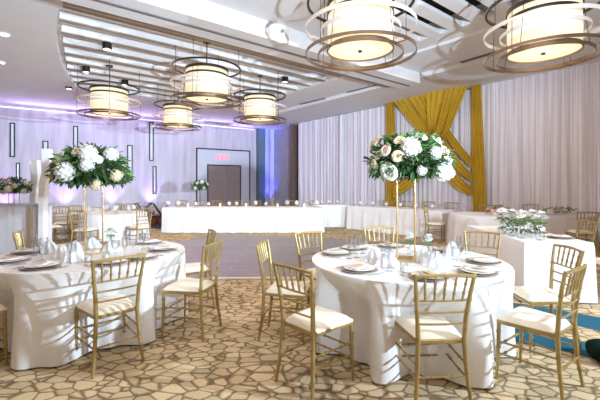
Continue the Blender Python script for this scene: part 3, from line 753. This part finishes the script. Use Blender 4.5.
# bouquet on the bar and pedestal bouquet by the doors
BD_ = 7.2
pb = Q(14, 187, BD_)
bouquet(tuple(pb), .31, .24, .19, [(17, 189, 3.8, 'h', W), (6, 186, 3, 'h', W), (14, 181, 2.6, 'r', CR), (22, 186, 2.5, 'h', CR), (28, 183, 2.5, 'h', W), (27, 191, 2.5, 'r', W), (10, 192, 2.4, 'r', W), (3, 180, 2.5, 'r', CR)],
        'round bouquet of white and cream flowers standing on the bar', 8, BD_, 14, 187, cnt=900, back=4, ll=.06, sprigs=14)
pd = Q(200, 186, 15.0)
bouquet(tuple(pd), .32, .3, .24, [(197, 188, 2, 'h', W), (203, 182, 2.2, 'h', W), (194, 184, 1.6, 'r', W), (205, 188, 1.7, 'h', W), (199, 183, 1.5, 'r', CR), (208, 184, 1.4, 'r', W)],
        'small white bouquet on a black pedestal beside the double door', 11, 15.0, 200, 186, cnt=500, back=3, ll=.1, sprigs=10)
t = thing('pedestal_stand', (pd.x, pd.y, 0), 0, 'thin black pedestal carrying the small bouquet beside the double door', 'flower stand')
MB().lathe([(.0001, .02), (.16, .02), (.16, 0)], 20).build('base', M['black'], t)
MB().tube([(0, 0, .02), (0, 0, pd.z - .12)], .018, 8).build('pole', M['black'], t)

# ------------------------------------------------------------------ bar, wavy pillars
bar = thing('bar_counter', (-5.0, 6.95, 0), 0, 'white panelled bar with slate top and tan corner post', 'bar')
z1 = 1.06
p_r = -4.60
MB().box((-1.85, .20, z1 / 2), (4.3, .36, z1 - .0)).build('body', M['bar'], bar, smooth=False, bevel=.01)
MB().box((-1.85, .19, z1 + .02), (4.36, .44, .04)).build('counter_top', M['slate'], bar, smooth=False, bevel=.008)
MB().box((.13, .0, z1 / 2), (.08, .05, z1)).build('corner_post', M['tan'], bar, smooth=False)
for k in range(3): MB().box((-1.0 - k * 1.1, .01, .55), (.02, .02, 1.0)).build('panel_joint', M['vent'], bar, smooth=False)
bar.location = (-5.24, 7.0, 0)
MBg = MB(); 
for dx, dy in ((-.06, -.06), (.06, -.06), (.06, .06), (-.06, .06)): MBg.tube([(dx, dy, 0), (dx, dy, pb.z - .12 - 1.10)], .006, 6)
o = thing('bouquet_riser', (pb.x, pb.y, 1.10), 0, 'short gold riser lifting the bouquet above the bar top', 'flower stand')
MBg.build('post', M['brass'], o); MB().box((0, 0, pb.z - .12 - 1.10), (.16, .16, .01)).build('top_plate', M['brass'], o, smooth=False)
def wavy(ctr, D, w, label, seed):
    # ctr: list of (px, py) along the centre line, real slab 0.1 m deep
    def fx(z):
        y = HZ - (z - CH) * F / D
        c = ctr
        for (x0, y0), (x1, y1) in zip(c, c[1:]):
            if y0 <= y <= y1: s = (y - y0) / (y1 - y0); s = s * s * (3 - 2 * s); return (x0 + (x1 - x0) * s - 300) / F * D
        return ((c[0][0] if y < c[0][1] else c[-1][0]) - 300) / F * D
    zt = CH + (HZ - ctr[0][1]) / F * D; base = (ctr[-1][0] - 300) / F * D
    mb = MB(); n = 50; vs = []; fs = []
    for k in range(n + 1):
        z = zt * k / n; x = fx(z) - base; ww = w * (1 + .18 * math.sin(z * 3.2 + seed))
        vs += [(x - ww / 2, -.06, z), (x + ww / 2, -.06, z), (x + ww / 2, .06, z), (x - ww / 2, .06, z)]
    for k in range(n):
        for q in range(4): fs.append((4 * k + q, 4 * k + (q + 1) % 4, 4 * k + 4 + (q + 1) % 4, 4 * k + 4 + q))
    fs += [(3, 2, 1, 0), (4 * n, 4 * n + 1, 4 * n + 2, 4 * n + 3)]
    o = mb.add(vs, fs).build('wavy_pillar', M['white_pillar']); o.location = (base, D, 0); return tag(o, label, 'pillar', 'white wavy pillars')
wavy([(35, 160), (36, 178), (34, 205), (35, 250)], 7.65, .14, 'tall white wavy pillar rising behind the bar, the shorter and slimmer one', 1)
wavy([(47, 149), (48, 165), (44, 188), (43, 206), (43, 260)], 6.83, .11, 'tall white wavy pillar at the end of the bar, the taller curving one', 2)
t = thing('pillar_rail', (-4.25, 7.4, 0), 0, 'slim white rail post with black studs beside the bar end', 'post')
MB().box((-.75, -.2, .68), (.05, .05, 1.36)).build('post', M['bar'], t, smooth=False)
for k in range(3): MB().box((-.75, -.24, .45 + .22 * k), (.02, .03, .03)).build('stud', M['black'], t, smooth=False)

# tray stands with crates, green pouf
for i, (px, lab, lab2) in enumerate(((143, 'folding X leg tray stand of dark wood, the one nearer the gold chairs', 'brown crate on the floor under the tray stand nearer the gold chairs'),
                               (161, 'folding X leg tray stand of dark red wood at the end of the head table', 'brown crate under the tray stand at the end of the head table'))):
    p = G(px, 226)
    t = thing('tray_stand', p, R(8 + 10 * i), lab, 'tray stand', 'folding tray stands')
    for sy in (-.17, .17):
        for s in (-1, 1): MB().tube([(s * .26, sy + s * .012, 0), (-s * .26, sy + s * .012, .80)], .022, 6).build('leg', M['redwood'], t)
    for s in (-1, 1): MB().tube([(s * .25, -.18, .79), (s * .25, .18, .79)], .018, 6).build('rail', M['redwood'], t)
    for s in (-1, 1): MB().box((s * .1, 0, .805), (.05, .36, .01)).build('strap', M['black'], t, smooth=False)
    o = MB().box((0, 0, .15), (.50, .34, .28)).build('crate', M['brownbox'], smooth=False, bevel=.02); o.location = (p.x + .02, p.y + .55, .005); tag(o, lab2, 'crate', 'brown crates')
    MB().box((0, 0, .30), (.54, .38, .03)).build('rim', M['redwood'], o, smooth=False)
def pouf(a, b):
    th = 2 * PI * a; q = PI * (b - .5); s = .6
    cx_ = math.copysign(abs(math.cos(th)) ** s, math.cos(th)) * math.cos(q) ** .5 * .22
    cy_ = math.copysign(abs(math.sin(th)) ** s, math.sin(th)) * math.cos(q) ** .5 * .16
    return (cx_, cy_, .08 + .075 * math.copysign(abs(math.sin(q)) ** .7, math.sin(q)))
o = MB().grid(pouf, 32, 12).build('floor_cushion', M['green']); o.location = (2.66, 3.08, 0); o.rotation_euler = (0, 0, -.35); tag(o, 'dark green velvet cushion on the carpet at the picture edge', 'cushion')

# ------------------------------------------------------------------ place settings
def setting_parts():
    t = thing('charger_plate', (0, 0, 0), 0, '', 'plate', 'charger plates')
    MB().lathe([(.0001, .002), (.11, .002), (.155, .012), (.158, .016), (.154, .017), (.11, .008), (.0001, .008)], 36).build('rim', M['charger'], t)
    MB().lathe([(.0001, .010), (.09, .010), (.128, .026), (.132, .028), (.128, .030), (.085, .018), (.0001, .018)], 32).build('plate_face', M['china'], t)
    return t
proto = {}
def inst(key, maker, loc, rz, label, group):
    if key not in proto:
        proto[key] = maker(); o = proto[key]; o.location = loc; o.rotation_euler = (0, 0, rz); o['label'] = label; o['group'] = group; return o
    return dup(proto[key], loc, rz, label, group)
def mk_single(name, mb, m, cat, **k):
    def f():
        o = mb().build(name, M[m], **k); return tag(o, '', cat)
    return f
def goblet(h=.19, r=.038, bowl=.09):
    return MB().lathe([(.0001, .003), (.034, .003), (.034, .005), (.006, .010), (.004, .02), (.004, h - bowl), (.012, h - bowl + .006), (r * .8, h - bowl * .75), (r, h - bowl * .4), (r * .92, h - .005), (r * .88, h),
                       (r * .85, h), (r * .95, h - bowl * .4), (r * .72, h - bowl * .7), (.0001, h - bowl + .01)], 16)
mk_goblet = mk_single('water_goblet', lambda: goblet(.18, .040, .10), 'glass', 'glass')
mk_flute = mk_single('champagne_flute', lambda: goblet(.22, .026, .13), 'glass', 'glass')
def mk_napkin():
    t = thing('folded_napkin', (0, 0, 0), 0, '', 'napkin')
    def fn(a, b):
        return ((a - .5) * .085, (b - .5) * .19, .008 + .010 * math.sin(a * PI) + .004 * math.sin(b * 9) * math.sin(a * 7))
    MB().grid(fn, 10, 14).build('cloth', M['napkin'], t, solid=.004)
    MB().box((.005, -.01, .024), (.06, .12, .002), .15).build('menu_card', M['menu'], t, smooth=False)
    return t
def fork():
    m = MB(); m.tube([(0, -.09, .003), (0, 0, .004), (0, .05, .003)], [.005, .0025, .004], 6, flat=.5); m.box((0, .065, .003), (.022, .03, .002))
    for k in (-1.5, -.5, .5, 1.5): m.box((k * .0055, .09, .003), (.003, .03, .002))
    return m
def knife():
    m = MB(); m.tube([(0, -.10, .003), (0, -.01, .003)], [.006, .005], 6, flat=.5); m.box((.001, .045, .003), (.014, .11, .002)); return m
mk_fork = mk_single('dinner_fork', fork, 'cutlery', 'fork', smooth=False); mk_knife = mk_single('dinner_knife', knife, 'cutlery', 'knife', smooth=False)
def place(c, a, phr, r=.70, zt=.757):
    ca, sa = math.cos(a), math.sin(a); x, y = c[0] + r * ca, c[1] + r * sa; rz = a + PI / 2   # local +y points to the table centre
    def P(lx, ly): return (x + math.cos(rz) * lx - math.sin(rz) * ly, y + math.sin(rz) * lx + math.cos(rz) * ly)
    inst('charger', setting_parts, (x, y, zt), rz, 'bronze rimmed plate ' + phr, 'charger plates with white plates')
    inst('napkin', mk_napkin, (x, y, zt + .022), rz + .2, 'folded napkin with card ' + phr, 'folded napkins')
    inst('goblet', mk_goblet, (*P(.10, .235), zt - .002), 0, 'stemmed water glass ' + phr, 'water glasses')
    inst('flute', mk_flute, (*P(.17, .18), zt - .002), 0, 'slim champagne flute ' + phr, 'champagne flutes')
    inst('fork', mk_fork, (*P(-.185, 0), zt), rz, 'silver fork ' + phr, 'forks')
    inst('knife', mk_knife, (*P(.185, 0), zt), rz, 'silver knife ' + phr, 'knives')
ca_ = [(-92, 'by the centre table chair seen from behind'), (-52, 'by the angled chair, drape side of centre table'), (-11, 'by the chair between centre and long table'),
       (36, 'on the centre table, towards the long table'), (88, 'on the centre table, behind its flower stand'), (128, 'on the centre table, closest to dance floor'),
       (158, 'on the centre table, aisle side, farther'), (221, 'on the centre table, aisle side, nearer')]
for d, ph in ca_: place(TC, R(d), ph)
la_ = [(180, 'on the bar side table, closest to bar'), (222, 'on the bar side table, at picture edge'), (264, 'on the bar side table, nearest rim'), (310, 'by the bar side table chair with its back to us'),
       (-25, 'by the profile chair at the aisle'), (12, 'on the bar side table, nearer dance floor rim'), (60, 'on the far rim of the bar side table'), (115, 'on the bar side table, behind its stand')]
for d, ph in la_: place(TL, R(d), ph)
# long table plates
for x, y, lab in ((3.52, 5.0, 'on the near end of the long table'), (3.55, 5.55, 'in the middle of the long table, wall side')):
    inst('charger', setting_parts, (x, y, .757), 0, 'bronze rimmed plate ' + lab, 'charger plates with white plates')
    inst('napkin', mk_napkin, (x, y, .779), 1.2, 'folded napkin with card ' + lab, 'folded napkins')

# gauzy napkins, candles, bud vases
def mk_gauze():
    rnd = random.Random(5)
    def fn(a, b):
        th = 2 * PI * a; r_ = .085 * (1 - b) ** .75 + .006; r_ *= 1 + .22 * math.sin(7 * th + 3 * b) + .12 * math.sin(3 * th + 1)
        return (r_ * math.cos(th), r_ * math.sin(th) * .8, .14 * b ** .8 + .004)
    o = MB().grid(fn, 48, 12).build('gathered_napkin', M['organza']); return tag(o, '', 'napkin')
def mk_votive():
    t = thing('votive_candle', (0, 0, 0), 0, '', 'candle')
    MB().lathe([(.0001, .002), (.033, .002), (.036, .08), (.033, .08), (.030, .006), (.0001, .006)], 20).build('glass_cup', M['glass'], t)
    c = MB().lathe([(.0001, .007), (.027, .007), (.027, .05), (.0001, .05)], 16).build('wax', M['candle'], t)
    MB().tube([(0, 0, .05), (0, 0, .062)], .0015, 5).build('wick', M['black'], c); return t
def mk_budvase():
    t = thing('bud_vase', (0, 0, 0), 0, '', 'vase')
    MB().lathe([(.0001, .002), (.028, .002), (.032, .03), (.024, .06), (.011, .085), (.013, .11), (.011, .11), (.009, .085), (.0001, .02)], 18).build('glass_body', M['glass'], t)
    rnd = random.Random(3)
    MB().tube([(0, 0, .02), (0, 0, .17)], .002, 5).build('stem', M['leaf_light'], t)
    for k, (dx, dy, dz, rr) in enumerate(((0, 0, .20, .038), (.042, .0, .175, .032), (-.04, .0, .17, .032))): rose((dx, dy, dz), rr, M['petal_white'], t, (dx * 8, dy * 8 - .3, 1), rnd)
    m = MB()
    for k in range(14): 
        a = k * 2.4; sprig(m, (0, 0, .12), (math.cos(a), math.sin(a), .6), .06, rnd, .02) if k < 4 else foliage(m, .035, .035, .02, 2, rnd, .03, .125)
    m.build('foliage', M['leaf_light'], t, smooth=False); return t
Z = .757
for px, py, lab in ((436, 267, 'white gathered gauze napkin beside the stand on the centre table, roundest one'), (424, 262, 'white gathered gauze napkin close to the foot of the centre stand'), (452, 255, 'white gathered gauze napkin behind, on the long table side of the centre table'),
                    (388, 266, 'white gathered gauze napkin on the aisle side of the centre stand'), (375, 262, 'white gathered gauze napkin near the plates on the aisle side of the centre table')):
    p = G(px, py, Z); inst('gauze', mk_gauze, p, random.uniform(0, 3), lab, 'gathered gauze napkins')
for px, py, lab in ((75, 261, 'tall white gathered napkin left of the stand posts on the table by the bar'), (62, 257, 'white gathered napkin between plates and stand on the table by the bar'), (110, 252, 'white gathered napkin to the aisle side of the stand on the table by the bar'),
                    (50, 252, 'white gathered napkin nearest the bar on the table by the bar'), (92, 248, 'white gathered napkin behind the stand on the table by the bar')):
    p = G(px, py, Z); o = inst('gauze', mk_gauze, p, random.uniform(0, 3), lab, 'gathered gauze napkins'); o.scale = (1, 1, 0.85 if px != 75 else 1.35)
for px, py, lab in ((389, 260, 'short ivory candle in glass left of the centre stand'), (404, 272, 'short ivory candle in glass in front of the centre stand'), (430, 253, 'short ivory candle in glass behind the centre stand'),
                    (88, 262, 'short ivory candle in glass in front of the stand by the bar'), (106, 259, 'short ivory candle in glass beside the stand by the bar'), (68, 250, 'short ivory candle in glass behind the stand by the bar')):
    inst('votive', mk_votive, G(px, py, Z), 0, lab, 'votive candles')
for px, py, lab in ((410, 254, 'bud vase with small white roses between the posts of the centre stand'), (428, 256, 'bud vase with small white roses beside the centre stand, on the long table side'), (111, 247, 'bud vase with small white roses behind the tall stand by the bar'),
                    (502, 234, 'bud vase with white flowers at the far end of the long table group'), (512, 236, 'bud vase with white flowers, second along the long table'),
                    (521, 238, 'bud vase with white flowers in the middle of the long table group'), (531, 237, 'bud vase with white flowers, fourth along the long table'), (540, 240, 'bud vase with white flowers nearest the plates on the long table')):
    o = inst('budvase', mk_budvase, G(px, py, Z), random.uniform(0, 6), lab, 'bud vases with white flowers')
    if px > 500: o.scale = (1.7,) * 3

def low_arr(loc, label, col, seed, n=9, rx=.28, rr=.05, group=None):
    rnd = random.Random(seed); t = thing('low_flower_arrangement', loc, 0, label, 'flower arrangement', group)
    m = MB(); foliage(m, rx, .14, .05, 160, rnd, .07, .10); m.build('foliage', M['leaf'], t, smooth=False)
    for k in range(n):
        c = (rnd.uniform(-rx, rx) * .85, rnd.uniform(-.12, .08), rnd.uniform(.06, .13)); rose(c, rr * rnd.uniform(.8, 1.2), M[rnd.choice(col)], t, (0, -.6, 1), rnd)
low_arr((T4[0] + .32, T4[1] - .15, .757), 'low peach and coral flowers on the round table before the gold drape', ('petal_peach', 'petal_peach', 'petal_blush'), 1, 14, .34, .065)
low_arr((T5[0] + .05, T5[1] - .1, .757), 'low green and cream flowers on the greyish round table', ('petal_cream', 'petal_white'), 2, 8, .4, .05)
low_arr((3.18, 5.35, .757), 'spread of white flowers and green leaves in the middle of the long table', ('petal_white',), 3, 16, .30, .05)
# head table blooms
rnd = random.Random(21)
def mk_bloom():
    t = thing('bloom_vase', (0, 0, 0), 0, '', 'vase')
    MB().lathe([(.0001, .002), (.04, .002), (.045, .07), (.03, .10), (.0001, .10)], 12).build('glass_body', M['glass'], t)
    hydrangea((0, 0, .13), .07, M['petal_white'], t, (0, 0, 1), random.Random(2), 26, 'bloom'); return t
def mk_pillar():
    t = thing('pillar_candle', (0, 0, 0), 0, '', 'candle')
    w = MB().lathe([(.0001, 0), (.035, 0), (.035, .12), (.0001, .12)], 14).build('wax', M['candle'], t); MB().tube([(0, 0, .12), (0, 0, .135)], .002, 5).build('wick', M['black'], w); return t
xs = [-5 + .0]
for i in range(16):
    x = -4.03 + i * .30 + rnd.uniform(-.06, .06); y = 11.3 + rnd.uniform(-.05, .2)
    if i % 3 == 2: inst('pcandle', mk_pillar, (x, y, .757), 0, 'ivory pillar candle on the head table among the white blooms', 'pillar candles on the head table')
    else:
        o = inst('bloom', mk_bloom, (x, y, .757), rnd.uniform(0, 6), 'white bloom in a low glass vase on the head table', 'white blooms on the head table'); o.scale = (rnd.uniform(.8, 1.15),) * 3
for i in range(6):
    p = H4 + dv.normalized() * (-1.3 + .5 * i) - nv_ * .1
    inst('bloom', mk_bloom, (p.x, p.y, .757), i, 'white bloom in a low glass vase on the long table below the gold drape', 'white blooms below the gold drape').scale = (.8,) * 3
for i, x in enumerate((.75, 1.0, 1.3)): inst('bloom', mk_bloom, (x, 12.8, .757), i, 'white bloom in a low glass vase on the short table behind the head table', 'white blooms on the short table').scale = (.8,) * 3
for i, (dx, dy) in enumerate(((-.45, -.3), (-.2, -.1), (.15, -.25), (.42, -.1), (0, .1), (-.3, .25), (.35, .3))):
    inst('bloom', mk_bloom, (T6[0] + dx, T6[1] + dy, .757), i, 'white bloom in a low glass vase on the round table near the lilac wall', 'white blooms near the lilac wall').scale = (.9,) * 3
    if i < 4: inst('goblet', mk_goblet, (T6[0] + dx + .12, T6[1] + dy - .1, .755), 0, 'stemmed water glass on the round table near the lilac wall', 'water glasses near the lilac wall')

# uplights on the floor along the back wall
for px, lab in ((6, 'small black uplight at the lilac wall behind the bar bouquet'), (65, 'small black uplight at the lilac wall below the tall bouquet'), (112, 'small black uplight at the lilac wall behind the far round table'), (150, 'small black uplight at the lilac wall behind the tray stands')):
    p = BWp(bw_t(px), 0, .35)
    t = thing('uplight', p, 0, lab, 'uplight', 'purple uplights')
    MB().lathe([(.0001, 0), (.08, 0), (.10, .14), (.085, .14), (.0001, .08)], 18).build('housing', M['black'], t)
    l = bpy.data.lights.new('uplight_beam', 'SPOT'); l.energy = 150; l.color = (.50, .32, 1); l.spot_size = R(75); l.spot_blend = .9; l.shadow_soft_size = .05
    lo = bpy.data.objects.new('uplight_beam', l); C.objects.link(lo); lo.location = p + Vector((0, 0, .2)); lo.rotation_euler = (R(180), 0, 0)
    lo.rotation_euler = Vector((-BN.x * .12, -BN.y * .12, 1)).to_track_quat('-Z', 'Y').to_euler()
t = thing('uplight', BWp(.45, 0, .5), 0, 'small black uplight throwing blue light into the room corner', 'uplight', 'purple uplights')
MB().lathe([(.0001, 0), (.08, 0), (.10, .14), (.085, .14), (.0001, .08)], 18).build('housing', M['black'], t)
for cone, e, tl in ((60, 300, .1), (24, 1300, .03)):
    l = bpy.data.lights.new('corner_beam', 'SPOT'); l.energy = e; l.color = (.06, .08, 1); l.spot_size = R(cone); l.spot_blend = .6; l.shadow_soft_size = .05
    lo = bpy.data.objects.new('corner_beam', l); C.objects.link(lo); lo.location = BWp(.42, .2, .45)
    lo.rotation_euler = Vector((-BN.x * tl, -BN.y * tl, 1)).to_track_quat('-Z', 'Y').to_euler()

# ------------------------------------------------------------------ lights
def look(lo, tgt): lo.rotation_euler = (Vector(tgt) - lo.location).to_track_quat('-Z', 'Y').to_euler()
def flash(name, loc, tgt, e, cone, blend=1):
    fl = bpy.data.lights.new(name, 'SPOT'); fl.energy = e; fl.color = (.66, .83, 1); fl.spot_size = R(cone); fl.spot_blend = blend; fl.shadow_soft_size = .04
    o = bpy.data.objects.new(name, fl); C.objects.link(o); o.location = loc; look(o, tgt)
    fl.use_nodes = True; nn = fl.node_tree.nodes; lf = nn.new('ShaderNodeLightFalloff'); lf.inputs['Strength'].default_value = 1.0
    fl.node_tree.links.new(lf.outputs['Linear'], nn['Emission'].inputs['Strength'])
flash('flash_by_camera', (2.1, -.3, 1.85), (-1.8, 12, 6.8), 375, 102)
flash('flash_on_stand', (5.6, 1.5, 2.0), (-2.8, 6.0, 1.0), 290, 120)
w = bpy.data.worlds.new('room_ambient'); bpy.context.scene.world = w; w.use_nodes = True
bg = w.node_tree.nodes['Background']; bg.inputs[0].default_value = (1, .78, .62, 1); bg.inputs[1].default_value = .40
def area(name, loc, tgt, sx, sy, e, col):
    l = bpy.data.lights.new(name, 'AREA'); l.shape = 'RECTANGLE'; l.size = sx; l.size_y = sy; l.energy = e; l.color = col
    o = bpy.data.objects.new(name, l); C.objects.link(o); o.location = loc; look(o, tgt); return o
for tt in (4, 9.5):
    p = BWp(tt, 4.25, .35); area('cove_light', p, p + Vector((BN.x * 2.2, BN.y * 2.2, .42)), 5.2, .12, 55, (.55, .42, 1))
area('ceiling_wash', (-3, 9, 4.5), (-3, 9, 0), 6, 5, 60, (1, .78, .58))
area('ceiling_wash', (4, 8, 4.45), (4, 8, 0), 4, 5, 40, (1, .78, .58))
area('ceiling_wash', (0, 3, 4.6), (0, 3, 0), 6, 4, 60, (1, .76, .55))

# ------------------------------------------------------------------ camera
cam = bpy.data.cameras.new('camera'); co = bpy.data.objects.new('camera', cam); C.objects.link(co)
co.location = (0, 0, CH); co.rotation_euler = (R(90), 0, 0); cam.sensor_width = 36; cam.lens = F / 600 * 36; cam.shift_y = -(200 - HZ) / 600; cam.clip_end = 80
sc = bpy.context.scene; sc.camera = co
sc.view_settings.view_transform = 'Standard'; sc.view_settings.look = 'None'; sc.view_settings.exposure = .28; sc.view_settings.gamma = 1
try: sc.view_settings.use_curve_mapping = False
except Exception: pass
sc.cycles.use_denoising = True
sc.cycles.max_bounces = 8; sc.cycles.transparent_max_bounces = 16
